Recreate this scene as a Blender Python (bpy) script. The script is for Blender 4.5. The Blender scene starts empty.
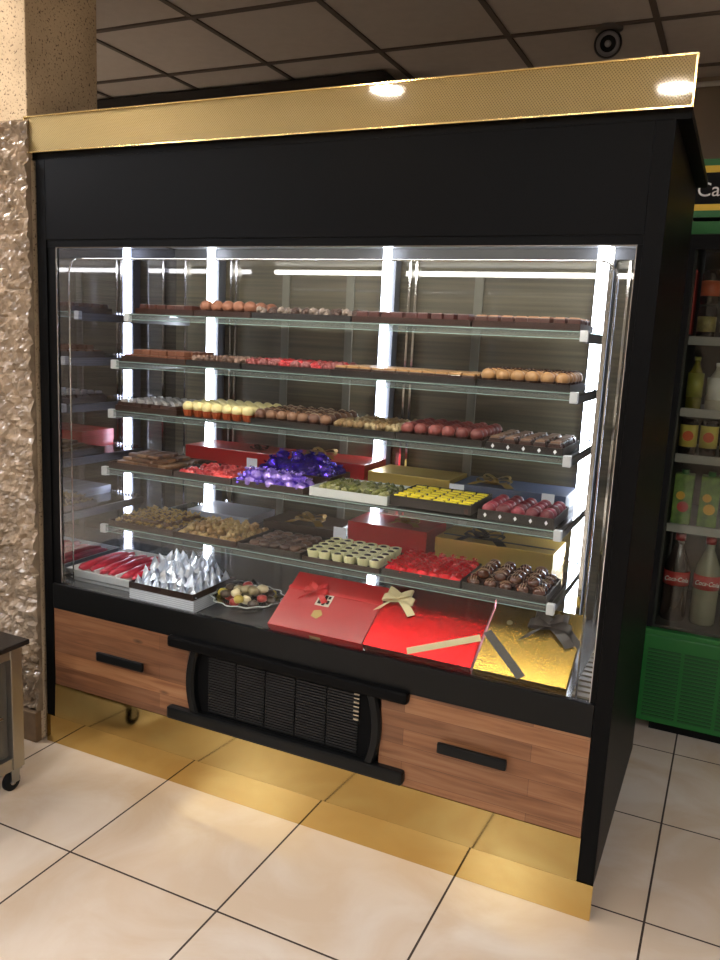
import bpy, bmesh, math, random
from mathutils import Vector, Matrix, noise
random.seed(7)
S = bpy.context.scene
COL = S.collection

# ------------------------------------------------------------ camera, world, exposure
cam_d = bpy.data.cameras.new('camera'); cam = bpy.data.objects.new('camera', cam_d); COL.objects.link(cam)
cam_d.sensor_fit = 'VERTICAL'; cam_d.sensor_height = 36.0; cam_d.lens = 805.84*36/960; cam_d.clip_start = .05
_r = Vector((0.9036, 0.4259, 0.0471)); _u = Vector((-0.1162, 0.1377, 0.9836)); _b = Vector((0.4124, -0.8942, 0.1739))
M = Matrix((_r, _u, _b)).transposed().to_4x4(); M.translation = Vector((2.2028, -2.0812, 1.5474))
cam.matrix_world = M
S.camera = cam
w = bpy.data.worlds.new('world'); S.world = w; w.use_nodes = True
w.node_tree.nodes['Background'].inputs[0].default_value = (1, .85, .7, 1)
w.node_tree.nodes['Background'].inputs[1].default_value = .15
S.view_settings.view_transform = 'Standard'; S.view_settings.look = 'None'
S.view_settings.exposure = 0.0; S.view_settings.gamma = 1; S.view_settings.use_curve_mapping = False
CEIL_W = 210.0      # downlight disc emission
PANEL_W = 84.0      # ceiling light panel emission
LED_W = 26.0       # cabinet LED emission
TUBE_W = 46.0

# ------------------------------------------------------------ materials
def lin(c):
    return tuple(((v/255)/12.92 if v/255 <= .04045 else (((v/255)+.055)/1.055)**2.4) for v in c)
MATS = {}
def mat(name, rgb, rough=.5, metal=0., spec=.5, vary=0., vscale=20., bump=0., bscale=60., coat=0.):
    if name in MATS: return MATS[name]
    m = bpy.data.materials.new(name); m.use_nodes = True; nt = m.node_tree; N = nt.nodes; L = nt.links
    p = N['Principled BSDF']; c = lin(rgb)+(1,)
    p.inputs['Base Color'].default_value = c; p.inputs['Roughness'].default_value = rough
    p.inputs['Metallic'].default_value = metal; p.inputs['Specular IOR Level'].default_value = spec
    p.inputs['Coat Weight'].default_value = coat; p.inputs['Coat Roughness'].default_value = .1
    tc = N.new('ShaderNodeTexCoord')
    n = N.new('ShaderNodeTexNoise'); n.inputs['Scale'].default_value = vscale; n.inputs['Detail'].default_value = 4
    L.new(tc.outputs['Object'], n.inputs['Vector'])
    r = N.new('ShaderNodeMix'); r.data_type = 'RGBA'; r.blend_type = 'MULTIPLY'
    mr = N.new('ShaderNodeMapRange'); mr.inputs[1].default_value = .3; mr.inputs[2].default_value = .7
    mr.inputs[3].default_value = 1-max(vary, .03); mr.inputs[4].default_value = 1
    L.new(n.outputs['Fac'], mr.inputs[0])
    r.inputs[0].default_value = 1; r.inputs[6].default_value = c; L.new(mr.outputs[0], r.inputs[7])
    L.new(r.outputs[2], p.inputs['Base Color'])
    if bump:
        n2 = N.new('ShaderNodeTexNoise'); n2.inputs['Scale'].default_value = bscale; n2.inputs['Detail'].default_value = 3
        L.new(tc.outputs['Object'], n2.inputs['Vector'])
        b = N.new('ShaderNodeBump'); b.inputs['Strength'].default_value = bump; b.inputs['Distance'].default_value = .004
        L.new(n2.outputs['Fac'], b.inputs['Height']); L.new(b.outputs[0], p.inputs['Normal'])
    MATS[name] = m
    return m
def emis(name, rgb, st):
    m = bpy.data.materials.new(name); m.use_nodes = True; p = m.node_tree.nodes['Principled BSDF']
    p.inputs['Base Color'].default_value = lin(rgb)+(1,)
    p.inputs['Emission Color'].default_value = lin(rgb)+(1,); p.inputs['Emission Strength'].default_value = st
    return m
def glassmat(name, tint, ior=1.45, rough=.02, edge=1.0):
    m = bpy.data.materials.new(name); m.use_nodes = True; nt = m.node_tree; N = nt.nodes; L = nt.links
    N.remove(N['Principled BSDF'])
    t = N.new('ShaderNodeBsdfTransparent'); t.inputs[0].default_value = tint+(1,)
    g = N.new('ShaderNodeBsdfGlossy'); g.inputs['Roughness'].default_value = rough
    f = N.new('ShaderNodeFresnel'); f.inputs['IOR'].default_value = ior
    mu = N.new('ShaderNodeMath'); mu.operation = 'MULTIPLY'; mu.inputs[1].default_value = edge
    mx = N.new('ShaderNodeMixShader')
    L.new(f.outputs[0], mu.inputs[0]); L.new(mu.outputs[0], mx.inputs[0]); L.new(t.outputs[0], mx.inputs[1]); L.new(g.outputs[0], mx.inputs[2])
    L.new(mx.outputs[0], N['Material Output'].inputs[0])
    return m
def nodes(name):
    m = bpy.data.materials.new(name); m.use_nodes = True
    return m, m.node_tree.nodes, m.node_tree.links, m.node_tree.nodes['Principled BSDF']
def tri_ramp(N, stops):
    r = N.new('ShaderNodeValToRGB'); e = r.color_ramp.elements
    while len(e) < len(stops): e.new(.5)
    for k, (p, c) in enumerate(stops): e[k].position = p; e[k].color = lin(c)+(1,)
    return r
# floor tiles
T = .5247
def floor_mat():
    m, N, L, p = nodes('floor_tiles')
    tc = N.new('ShaderNodeTexCoord'); mp = N.new('ShaderNodeMapping')
    mp.inputs['Location'].default_value = (-.5618+20*T, .455+20*T, 0)
    L.new(tc.outputs['Object'], mp.inputs[0])
    b = N.new('ShaderNodeTexBrick'); b.offset = 0; b.squash = 1
    b.inputs['Scale'].default_value = 1; b.inputs['Brick Width'].default_value = T; b.inputs['Row Height'].default_value = T
    b.inputs['Mortar Size'].default_value = .0033; b.inputs['Mortar Smooth'].default_value = .1; b.inputs['Bias'].default_value = 0
    b.inputs['Color1'].default_value = lin((212, 202, 188))+(1,); b.inputs['Color2'].default_value = lin((207, 196, 181))+(1,)
    b.inputs['Mortar'].default_value = lin((52, 40, 32))+(1,)
    L.new(mp.outputs[0], b.inputs['Vector'])
    n = N.new('ShaderNodeTexNoise'); n.inputs['Scale'].default_value = 2.6; n.inputs['Detail'].default_value = 6; n.inputs['Distortion'].default_value = 1.2
    L.new(tc.outputs['Object'], n.inputs[0])
    r = tri_ramp(N, [(.3, (255, 255, 255)), (.62, (238, 226, 212))]); L.new(n.outputs['Fac'], r.inputs[0])
    x = N.new('ShaderNodeMix'); x.data_type = 'RGBA'; x.blend_type = 'MULTIPLY'; x.inputs[0].default_value = 1
    L.new(b.outputs['Color'], x.inputs[6]); L.new(r.outputs[0], x.inputs[7]); L.new(x.outputs[2], p.inputs['Base Color'])
    mr = N.new('ShaderNodeMapRange'); mr.inputs[3].default_value = .26; mr.inputs[4].default_value = .8
    L.new(b.outputs['Fac'], mr.inputs[0]); L.new(mr.outputs[0], p.inputs['Roughness'])
    bp = N.new('ShaderNodeBump'); bp.inputs['Strength'].default_value = .5; bp.inputs['Distance'].default_value = .002; bp.invert = True
    L.new(b.outputs['Fac'], bp.inputs['Height']); L.new(bp.outputs[0], p.inputs['Normal'])
    return m
def wood_mat():
    m, N, L, p = nodes('butcher_block_wood')
    tc = N.new('ShaderNodeTexCoord'); mp = N.new('ShaderNodeMapping'); mp.inputs['Rotation'].default_value = (math.radians(90), 0, 0)
    L.new(tc.outputs['Object'], mp.inputs[0])
    b = N.new('ShaderNodeTexBrick'); b.offset = .42
    for k, v in (('Scale', 1), ('Brick Width', .9), ('Row Height', .052), ('Mortar Size', .0006), ('Bias', -.1)): b.inputs[k].default_value = v
    b.inputs['Color1'].default_value = lin((144, 105, 72))+(1,); b.inputs['Color2'].default_value = lin((100, 68, 46))+(1,); b.inputs['Mortar'].default_value = lin((90, 58, 38))+(1,)
    L.new(mp.outputs[0], b.inputs['Vector'])
    m2 = N.new('ShaderNodeMapping'); m2.inputs['Scale'].default_value = (2.2, 10, 34); L.new(tc.outputs['Object'], m2.inputs[0])
    n = N.new('ShaderNodeTexNoise'); n.inputs['Scale'].default_value = 1.6; n.inputs['Detail'].default_value = 7; n.inputs['Distortion'].default_value = .8
    L.new(m2.outputs[0], n.inputs[0])
    r = tri_ramp(N, [(.3, (196, 172, 152)), (.52, (240, 226, 214)), (.72, (255, 255, 255))]); L.new(n.outputs['Fac'], r.inputs[0])
    x = N.new('ShaderNodeMix'); x.data_type = 'RGBA'; x.blend_type = 'MULTIPLY'; x.inputs[0].default_value = 1
    L.new(b.outputs['Color'], x.inputs[6]); L.new(r.outputs[0], x.inputs[7])
    # dark knots
    v = N.new('ShaderNodeTexVoronoi'); v.inputs['Scale'].default_value = 3.1
    m3 = N.new('ShaderNodeMapping'); m3.inputs['Scale'].default_value = (.8, 1, 2.2); m3.inputs['Location'].default_value = (.35, 0, .21)
    L.new(tc.outputs['Object'], m3.inputs[0]); L.new(m3.outputs[0], v.inputs['Vector'])
    r2 = tri_ramp(N, [(.03, (60, 36, 24)), (.075, (255, 255, 255))]); L.new(v.outputs['Distance'], r2.inputs[0])
    y = N.new('ShaderNodeMix'); y.data_type = 'RGBA'; y.blend_type = 'MULTIPLY'; y.inputs[0].default_value = .8
    L.new(x.outputs[2], y.inputs[6]); L.new(r2.outputs[0], y.inputs[7]); L.new(y.outputs[2], p.inputs['Base Color'])
    p.inputs['Roughness'].default_value = .42
    return m
def gold_pattern(name, scale, strength, rough, rgb=(205, 168, 96)):
    m, N, L, p = nodes(name)
    p.inputs['Base Color'].default_value = lin(rgb)+(1,); p.inputs['Metallic'].default_value = 1; p.inputs['Roughness'].default_value = rough; p.inputs['Coat Weight'].default_value = .7; p.inputs['Coat Roughness'].default_value = .05
    tc = N.new('ShaderNodeTexCoord')
    w1 = N.new('ShaderNodeTexWave'); w1.bands_direction = 'X'; w1.inputs['Scale'].default_value = scale
    w2 = N.new('ShaderNodeTexWave'); w2.bands_direction = 'Z'; w2.inputs['Scale'].default_value = scale
    mp = N.new('ShaderNodeMapping'); mp.inputs['Rotation'].default_value = (0, math.radians(38), 0)
    L.new(tc.outputs['Object'], mp.inputs[0]); L.new(mp.outputs[0], w1.inputs[0]); L.new(mp.outputs[0], w2.inputs[0])
    a = N.new('ShaderNodeMath'); a.operation = 'MULTIPLY'; L.new(w1.outputs['Fac'], a.inputs[0]); L.new(w2.outputs['Fac'], a.inputs[1])
    b = N.new('ShaderNodeBump'); b.inputs['Strength'].default_value = strength; b.inputs['Distance'].default_value = .002
    L.new(a.outputs[0], b.inputs['Height']); L.new(b.outputs[0], p.inputs['Normal'])
    r = tri_ramp(N, [(0, rgb), (1, tuple(int(c*.62) for c in rgb))]); L.new(a.outputs[0], r.inputs[0]); L.new(r.outputs[0], p.inputs['Base Color'])
    return m
def scale_paper(name, rgb):
    m, N, L, p = nodes(name)
    p.inputs['Base Color'].default_value = lin(rgb)+(1,); p.inputs['Metallic'].default_value = .9; p.inputs['Roughness'].default_value = .22
    tc = N.new('ShaderNodeTexCoord'); v = N.new('ShaderNodeTexVoronoi'); v.inputs['Scale'].default_value = 170
    L.new(tc.outputs['Object'], v.inputs['Vector'])
    b = N.new('ShaderNodeBump'); b.inputs['Strength'].default_value = .14; b.inputs['Distance'].default_value = .002
    L.new(v.outputs['Distance'], b.inputs['Height']); L.new(b.outputs[0], p.inputs['Normal'])
    return m
def brushed(name, rgb, rough, sc=(.6, 1, 160)):
    m, N, L, p = nodes(name)
    p.inputs['Metallic'].default_value = 1
    tc = N.new('ShaderNodeTexCoord'); mp = N.new('ShaderNodeMapping'); mp.inputs['Scale'].default_value = sc
    n = N.new('ShaderNodeTexNoise'); n.inputs['Scale'].default_value = 3; n.inputs['Detail'].default_value = 3
    L.new(tc.outputs['Object'], mp.inputs[0]); L.new(mp.outputs[0], n.inputs[0])
    r = tri_ramp(N, [(.3, tuple(int(c*.8) for c in rgb)), (.7, rgb)]); L.new(n.outputs['Fac'], r.inputs[0]); L.new(r.outputs[0], p.inputs['Base Color'])
    mr = N.new('ShaderNodeMapRange'); mr.inputs[3].default_value = rough*.7; mr.inputs[4].default_value = rough*1.4
    L.new(n.outputs['Fac'], mr.inputs[0]); L.new(mr.outputs[0], p.inputs['Roughness'])
    return m
def speckle_mat():
    m, N, L, p = nodes('speckled_travertine')
    tc = N.new('ShaderNodeTexCoord')
    n = N.new('ShaderNodeTexNoise'); n.inputs['Scale'].default_value = 5; n.inputs['Detail'].default_value = 8
    n2 = N.new('ShaderNodeTexNoise'); n2.inputs['Scale'].default_value = 130; n2.inputs['Detail'].default_value = 3
    L.new(tc.outputs['Object'], n.inputs[0]); L.new(tc.outputs['Object'], n2.inputs[0])
    r = tri_ramp(N, [(.3, (178, 156, 124)), (.7, (206, 184, 150))]); L.new(n.outputs['Fac'], r.inputs[0])
    r2 = tri_ramp(N, [(.33, (96, 74, 52)), (.42, (255, 255, 255))]); L.new(n2.outputs['Fac'], r2.inputs[0])
    x = N.new('ShaderNodeMix'); x.data_type = 'RGBA'; x.blend_type = 'MULTIPLY'; x.inputs[0].default_value = .9
    L.new(r.outputs[0], x.inputs[6]); L.new(r2.outputs[0], x.inputs[7]); L.new(x.outputs[2], p.inputs['Base Color'])
    b = N.new('ShaderNodeBump'); b.inputs['Strength'].default_value = .5; b.inputs['Distance'].default_value = .004
    L.new(n2.outputs['Fac'], b.inputs['Height']); L.new(b.outputs[0], p.inputs['Normal'])
    p.inputs['Roughness'].default_value = .7
    return m

def streak_back():
    m, N, L, p = nodes('streaked_olive_back')
    tc = N.new('ShaderNodeTexCoord'); mp = N.new('ShaderNodeMapping'); mp.inputs['Scale'].default_value = (.7, 1, 38)
    n = N.new('ShaderNodeTexNoise'); n.inputs['Scale'].default_value = 2.4; n.inputs['Detail'].default_value = 5
    L.new(tc.outputs['Object'], mp.inputs[0]); L.new(mp.outputs[0], n.inputs[0])
    r = tri_ramp(N, [(.3, (66, 60, 45)), (.7, (96, 88, 66))]); L.new(n.outputs['Fac'], r.inputs[0]); L.new(r.outputs[0], p.inputs['Base Color'])
    p.inputs['Roughness'].default_value = .5; p.inputs['Coat Weight'].default_value = 1; p.inputs['Coat Roughness'].default_value = .02; p.inputs['Coat IOR'].default_value = 1.6
    return m
def milky(name, rgb, op):
    m = bpy.data.materials.new(name); m.use_nodes = True; N = m.node_tree.nodes; L = m.node_tree.links
    p = N['Principled BSDF']; p.inputs['Base Color'].default_value = lin(rgb)+(1,); p.inputs['Roughness'].default_value = .15
    t = N.new('ShaderNodeBsdfTransparent'); mx = N.new('ShaderNodeMixShader'); mx.inputs[0].default_value = op
    L.new(t.outputs[0], mx.inputs[1]); L.new(p.outputs[0], mx.inputs[2]); L.new(mx.outputs[0], N['Material Output'].inputs[0])
    return m
STRIP = milky('price_strip_plastic', (126, 134, 131), .22)
BLACK = mat('black_laminate', (9, 9, 9), .42, spec=.07)
BLACKG = mat('black_gloss_plastic', (12, 13, 13), .33, spec=.2)
BLACKM = mat('black_matte', (14, 14, 14), .7, spec=.2)
BLACKT = mat('black_tray_plastic', (26, 20, 18), .35)
BROWNT = mat('brown_tray_plastic', (44, 24, 17), .3)
CHROME = mat('chrome', (210, 210, 212), .12, 1)
STEEL = streak_back()
SIDE = brushed('side_steel', (196, 198, 212), .03, (1, .6, 120))
STAINLESS = mat('stainless_frame', (160, 155, 146), .42, 1, vary=.08, vscale=8)
ALU = mat('aluminium_grey', (150, 150, 150), .35, 1)
SHELFG = glassmat('shelf_glass', (.86, .93, .90), 1.5, .03)
PANE = glassmat('front_glass', (.97, .985, .98), 1.35, .01, .7)
FRIDGEG = glassmat('fridge_glass', (.90, .91, .86), 1.4, .04)
CLEAR = glassmat('clear_plastic', (.86, .88, .90), 1.5, .12, 2.0)
EDGE = mat('shelf_edge_green', (120, 140, 132), .15, .3)
LED = emis('led_white', (235, 240, 255), LED_W)
TUBE = emis('tube_white', (255, 248, 236), TUBE_W)
PANEL = emis('ceiling_panel_light', (242, 245, 255), PANEL_W)
DOWN = emis('downlight_light', (255, 240, 222), CEIL_W)
FLOOR = floor_mat(); WOOD = wood_mat()
GOLD = gold_pattern('gold_woven', 55, .5, .33, (152, 131, 86))
GOLDP = mat('gold_mirror', (206, 178, 112), .05, 1, vary=.04, vscale=3)
GOLDBOX = scale_paper('gold_scale_paper', (190, 154, 72))
REDBOX = mat('red_gloss_card', (176, 22, 26), .3, coat=.3)
REDFOIL = scale_paper('red_scale_paper', (186, 22, 26))
PLAIN = mat('ceiling_tile', (200, 190, 178), .9, vary=.06)
TBAR = mat('ceiling_grid', (96, 84, 74), .6)
WALLP = mat('brown_wall_paint', (150, 134, 114), .8, vary=.08, vscale=4)
SPECK = speckle_mat()
STONE = mat('rough_stone', (158, 138, 114), .24, vary=.45, vscale=16, bump=.8, bscale=34)
WHITE = mat('white_plastic', (232, 232, 230), .4)
PAPER = mat('white_card', (236, 236, 240), .6)
GREEN = mat('fridge_green', (18, 100, 34), .45)
GREEND = mat('fridge_green_dark', (10, 70, 24), .5)
YELLOW = mat('fridge_yellow', (226, 186, 50), .5)
DARKWALL = mat('fridge_inner_dark', (58, 58, 54), .6)
GREYSH = mat('grey_shelf_rail', (150, 150, 148), .5)

# ------------------------------------------------------------ mesh helpers
def new_obj(name, me, parent=None):
    o = bpy.data.objects.new(name, me); COL.objects.link(o)
    if parent: o.parent = parent
    return o
def finish(name, bm, m, parent=None, smooth=False, loc=None):
    me = bpy.data.meshes.new(name)
    bmesh.ops.recalc_face_normals(bm, faces=bm.faces)
    bm.to_mesh(me); bm.free()
    for x in (m if isinstance(m, (list, tuple)) else [m]): me.materials.append(x)
    if smooth:
        for f in me.polygons: f.use_smooth = True
    o = new_obj(name, me, parent)
    if loc: o.location = loc
    return o
def box(bm, x0, x1, y0, y1, z0, z1, bev=0, mi=0, mtx=None):
    r = bmesh.ops.create_cube(bm, size=1)
    vs = r['verts']
    for v in vs: v.co = Vector((x0+(v.co.x+.5)*(x1-x0), y0+(v.co.y+.5)*(y1-y0), z0+(v.co.z+.5)*(z1-z0)))
    fs = set(f for v in vs for f in v.link_faces)
    for f in fs: f.material_index = mi
    if bev:
        es = list(set(e for v in vs for e in v.link_edges))
        rr = bmesh.ops.bevel(bm, geom=es, offset=bev, segments=2, affect='EDGES', profile=.6)
        vs = list(set(v for f in rr['faces'] for v in f.verts))
        for f in rr['faces']: f.material_index = mi
        allv = set(vs)
        for v in vs:
            for f in v.link_faces:
                allv.update(f.verts)
        vs = list(allv)
    if mtx: bmesh.ops.transform(bm, matrix=mtx, verts=vs)
    return vs
def bx(name, x0, x1, y0, y1, z0, z1, m, parent=None, bev=0):
    bm = bmesh.new(); box(bm, x0, x1, y0, y1, z0, z1, bev)
    return finish(name, bm, m, parent)
def lathe(bm, prof, n=24, cx=0, cy=0, mi=0, wob=None, cap=True):
    rings = []
    for (r, z) in prof:
        ring = []
        for k in range(n):
            a = 2*math.pi*k/n; rr = r*(wob(a, z) if wob else 1)
            ring.append(bm.verts.new((cx+rr*math.cos(a), cy+rr*math.sin(a), z)))
        rings.append(ring)
    for a, b in zip(rings, rings[1:]):
        for k in range(n):
            f = bm.faces.new((a[k], a[(k+1) % n], b[(k+1) % n], b[k])); f.material_index = mi
    for ring in ((rings[0], rings[-1]) if cap else ()):
        try: f = bm.faces.new(ring); f.material_index = mi
        except ValueError: pass
def tube(bm, pts, r, n=8, closed=False, mi=0):
    pts = [Vector(p) for p in pts]; rings = []; N_ = len(pts)
    for i, p in enumerate(pts):
        a = pts[(i-1) % N_] if (i > 0 or closed) else p
        b = pts[(i+1) % N_] if (i < N_-1 or closed) else p
        d = (b-a).normalized()
        s = d.cross(Vector((0, 1, 0)) if abs(d.y) < .9 else Vector((1, 0, 0))).normalized(); t = d.cross(s)
        rings.append([bm.verts.new(p+s*r*math.cos(2*math.pi*k/n)+t*r*math.sin(2*math.pi*k/n)) for k in range(n)])
    m = N_ if closed else N_-1
    for i in range(m):
        a, b = rings[i], rings[(i+1) % N_]
        for k in range(n): bm.faces.new((a[k], a[(k+1) % n], b[(k+1) % n], b[k])).material_index = mi
    if not closed:
        bm.faces.new(rings[0]).material_index = mi; bm.faces.new(rings[-1]).material_index = mi
def tag(o, label, cat, group=None):
    o['label'] = label; o['category'] = cat
    if group: o['group'] = group
    return o
def struct(o): o['kind'] = 'structure'; return o
def empty(name, loc, label, cat, rz=0, group=None):
    o = bpy.data.objects.new(name, None); COL.objects.link(o); o.empty_display_size = .05
    o.location = loc; o.rotation_euler = (0, 0, rz); return tag(o, label, cat, group)
def copy_tree(o, parent=None):
    c = o.copy(); COL.objects.link(c)
    if parent: c.parent = parent
    for ch in list(o.children): copy_tree(ch, c)
    return c
def text(name, s, size, m, parent, loc, rot, ext=.0006, shear=0, sx=1):
    cu = bpy.data.curves.new(name, 'FONT'); cu.body = s; cu.size = size; cu.extrude = ext; cu.shear = shear
    t = bpy.data.objects.new(name, cu); COL.objects.link(t)
    dg = bpy.context.evaluated_depsgraph_get(); me = bpy.data.meshes.new_from_object(t.evaluated_get(dg))
    bpy.data.objects.remove(t)
    me.materials.clear(); me.materials.append(m)
    o = new_obj(name, me, parent); o.location = loc; o.rotation_euler = rot; o.scale = (sx, 1, 1)
    return o

# ------------------------------------------------------------ room shell
RX0, RX1, RY0, RY1, RH = -4.6, 5.2, -6.5, 2.3, 2.84
struct(bx('floor', RX0, RX1, RY0, RY1, -.08, 0, FLOOR))
struct(bx('ceiling', RX0, RX1, RY0, RY1, RH, RH+.08, PLAIN))
struct(bx('wall_back', RX0, RX1, RY1, RY1+.1, 0, RH, WALLP))
struct(bx('wall_left', RX0-.1, RX0, RY0, RY1, 0, RH, WALLP))
struct(bx('wall_right', RX1, RX1+.1, RY0, RY1, 0, RH, WALLP))
struct(bx('wall_front', RX0, RX1, RY0-.1, RY0, 0, RH, WALLP))
bm = bmesh.new()
gx = [.54+.6*k for k in range(-9, 9) if RX0 < .54+.6*k < RX1]; gy = [1.51+.6*k for k in range(-14, 3) if RY0 < 1.51+.6*k < RY1]
for x in gx: box(bm, x-.012, x+.012, RY0, RY1, RH-.006, RH-.0005)
for y in gy: box(bm, RX0, RX1, y-.012, y+.012, RH-.008, RH-.0005)
struct(finish('trim_1', bm, TBAR))
bm = bmesh.new(); box(bm, -2.4, .47, 1.74, 2.28, RH-.32, RH-.009, .01)
bh = struct(finish('trim_2', bm, mat('dark_bulkhead', (40, 34, 30), .8)))
bm = bmesh.new(); tube(bm, [(1.0, 2.280, 2.797), (3.4, 2.280, 2.812)], .012, 10)
tag(finish('wall_conduit', bm, mat('pale_grey_pipe', (205, 200, 190), .4), smooth=True), 'thin pale grey conduit running along the back wall under the ceiling', 'pipe')

# ceiling lights (behind and above the camera)
def downlight(x, y, lab):
    e = empty('ceiling_downlight', (x, y, RH), lab, 'ceiling light', group='recessed ceiling downlights')
    bm = bmesh.new(); lathe(bm, [(.115, -.014), (.125, -.008), (.125, -.001), (.085, -.001), (.085, -.012)], 32, cap=False)
    finish('trim_ring', bm, WHITE, e, True)
    bm = bmesh.new(); lathe(bm, [(.084, -.011), (.084, -.003)], 32); finish('lamp_disc', bm, DOWN, e)
for x, y, l in [(.351, -2.06, 'round ceiling downlight behind the camera to the left'), (1.75, -2.42, 'round ceiling downlight just behind the camera overhead'),
                (-.56, -.36, 'round ceiling downlight in front of the stone pillar')]: downlight(x, y, l)
def panel(x, y, lab):
    e = empty('ceiling_light_panel', (x, y, RH), lab, 'ceiling light', group='square ceiling light panels')
    bm = bmesh.new(); 
    for a in ((-.3, .3, -.3, -.275), (-.3, .3, .275, .3), (-.3, -.275, -.275, .275), (.275, .3, -.275, .275)): box(bm, *a, -.02, -.009)
    finish('frame', bm, WHITE, e)
    bx('diffuser', -.274, .274, -.274, .274, -.016, -.010, PANEL, e)
for x, y, l in [(-2.16, -1.19, 'square ceiling light panel far left of the cabinet'), (-2.16, -3.59, 'square ceiling light panel at the left of the shop behind the camera'), (3.84, -2.39, 'unseen square ceiling light panel added to brighten the floor and fridge at the right'),  # right-hand panel is an unseen lamp, added to brighten floor and fridge
                (.84, -4.19, 'square ceiling light panel well behind the camera'), (-1.56, -4.19, 'square ceiling light panel in the rear left of the shop'), (3.24, -4.79, 'square ceiling light panel in the rear right of the shop')]: panel(x, y, l)

# stone pillar, its lower half clad in rough split stone
PX0, PX1, PY0, PY1 = -.62, -.022, -.010, .315
pil = empty('stone_pillar', ((PX0+PX1)/2, .15, 0), 'speckled beige stone pillar clad in rough stone at the cabinet left end', 'pillar')
def rel(o, root):   # keep world coordinates of mesh authored in world space
    for v in o.data.vertices: v.co -= root.location
    return o
rel(bx('shaft', PX0, PX1, PY0, PY1, 0.0, RH-.009, SPECK, pil, .004), pil)
bm = bmesh.new(); nx, nz = 70, 240
grid = {}
def rough(x, z):
    row = math.floor(z/.092); off = (row*.37) % 1; colb = math.floor(x/.19+off)
    fx = (x/.19+off) % 1; fz = (z/.092) % 1
    edge = min(fx*.19, (1-fx)*.19, fz*.092, (1-fz)*.092)
    n = noise.fractal(Vector((x*16, z*22, colb*3.1+row*7.7)), 1.0, 2.0, 5)
    n2 = noise.fractal(Vector((x*34+5, z*30, row*2.1)), 1.0, 2.0, 4)
    return .016+min(edge*.5, .004)+n*.009+n2*.016
for i in range(nx+1):
    for j in range(nz+1):
        x = PX0-.005+(PX1-PX0+.013)*i/nx; z = .118+(2.203-.118)*j/nz
        d = rough(x, z)
        if j in (0, nz): d = .004
        grid[i, j] = bm.verts.new((x, PY0-d+.004, z))
for i in range(nx):
    for j in range(nz): bm.faces.new((grid[i, j], grid[i+1, j], grid[i+1, j+1], grid[i, j+1]))
# right-hand return and cap
for j in range(nz):
    a, b = grid[nx, j], grid[nx, j+1]
    c = bm.verts.new((PX1+.006, -.004, b.co.z)); d = bm.verts.new((PX1+.006, -.004, a.co.z)); bm.faces.new((a, d, c, b))
for i in range(nx):
    a, b = grid[i, nz], grid[i+1, nz]
    c = bm.verts.new((b.co.x, PY0-.001, 2.204)); d = bm.verts.new((a.co.x, PY0-.001, 2.204)); bm.faces.new((a, b, c, d))
bmesh.ops.remove_doubles(bm, verts=bm.verts, dist=.0002)
rel(finish('rough_stone_cladding', bm, STONE, pil), pil)
rel(bx('skirting', PX0-.01, PX1+.004, PY0-.030, PY0-.0005, 0, .118, mat('brown_stone_skirting', (120, 96, 70), .5, vary=.3, vscale=20), pil, .004), pil)

# security camera dome
e = empty('security_camera', (1.552, 1.545, RH), 'round dark dome security camera on the ceiling', 'security camera')
bm = bmesh.new(); lathe(bm, [(.055, -.001), (.055, -.010), (.040, -.016), (.030, -.03)], 32); finish('housing', bm, mat('camera_grey', (90, 86, 82), .5), e, True)
bm = bmesh.new(); bmesh.ops.create_uvsphere(bm, u_segments=32, v_segments=20, radius=.056, matrix=Matrix.Translation((0, 0, -.062))); finish('dome', bm, BLACKG, e, True)
vd = (Vector((2.2, -2.08, 1.55))-Vector((1.552, 1.545, RH-.062))).normalized(); q = vd.to_track_quat('Z', 'Y').to_matrix().to_4x4()
bm = bmesh.new(); lathe(bm, [(.047, .030), (.047, .036), (.031, .0515), (.031, .040)], 32)
bmesh.ops.transform(bm, matrix=Matrix.Translation((0, 0, -.062)) @ q, verts=bm.verts); finish('lens_ring', bm, mat('ring_grey', (120, 120, 124), .3), e, True)
bm = bmesh.new(); lathe(bm, [(.001, .052), (.013, .052), (.013, .058), (.001, .059)], 24)
bmesh.ops.transform(bm, matrix=Matrix.Translation((0, 0, -.062)) @ q, verts=bm.verts); finish('lens', bm, ALU, e, True)

# ------------------------------------------------------------ the display cabinet
W, D, ZS, HB, HT = 2.0, .86, .109, 2.0975, 2.2105
cab = empty('display_cabinet', (0, 0, 0), 'large black open-lit chocolate display cabinet with gold cornice and gold kickplate', 'display cabinet')
bm = bmesh.new(); box(bm, -.033, W+.033, -.012, .008, HB, HT, .0015); finish('cornice', bm, GOLD, cab)
bm = bmesh.new()
for z in (HB-.001, HT-.003): box(bm, -.034, W+.034, -.016, .009, z, z+.004)
box(bm, -.034, -.030, -.016, .009, HB, HT); box(bm, W+.030, W+.034, -.016, .009, HB, HT)
finish('cornice_edge', bm, mat('polished_gold_edge', (236, 208, 140), .15, 1), cab)['label'] = 'polished gold edge trim'
bx('top_panel', -.033, W+.033, .009, D, HB-.02, HB, BLACK, cab)
bx('side_panel', 0, .012, .02, D, ZS, HB-.0205, BLACK, cab)
bx('side_panel', W-.012, W, .02, D, ZS, HB-.0205, BLACK, cab)
bx('stile', 0, .041, 0, .02, ZS, HB-.0205, BLACK, cab, .002)       # front frame
bx('stile', W-.045, W, 0, .02, ZS, HB-.0205, BLACK, cab, .002)
bx('fascia_panel', .0411, W-.0451, .0, .02, 1.82, HB-.0205, BLACK, cab, .002)
bm = bmesh.new()
box(bm, .0415, .077, .006, .02, .6235, 1.7975); box(bm, 1.942, W-.0455, .006, .02, .6235, 1.7975); box(bm, .0415, W-.0455, .004, .02, 1.7975, 1.8195)
finish('window_frame', bm, BLACK, cab)
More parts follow.
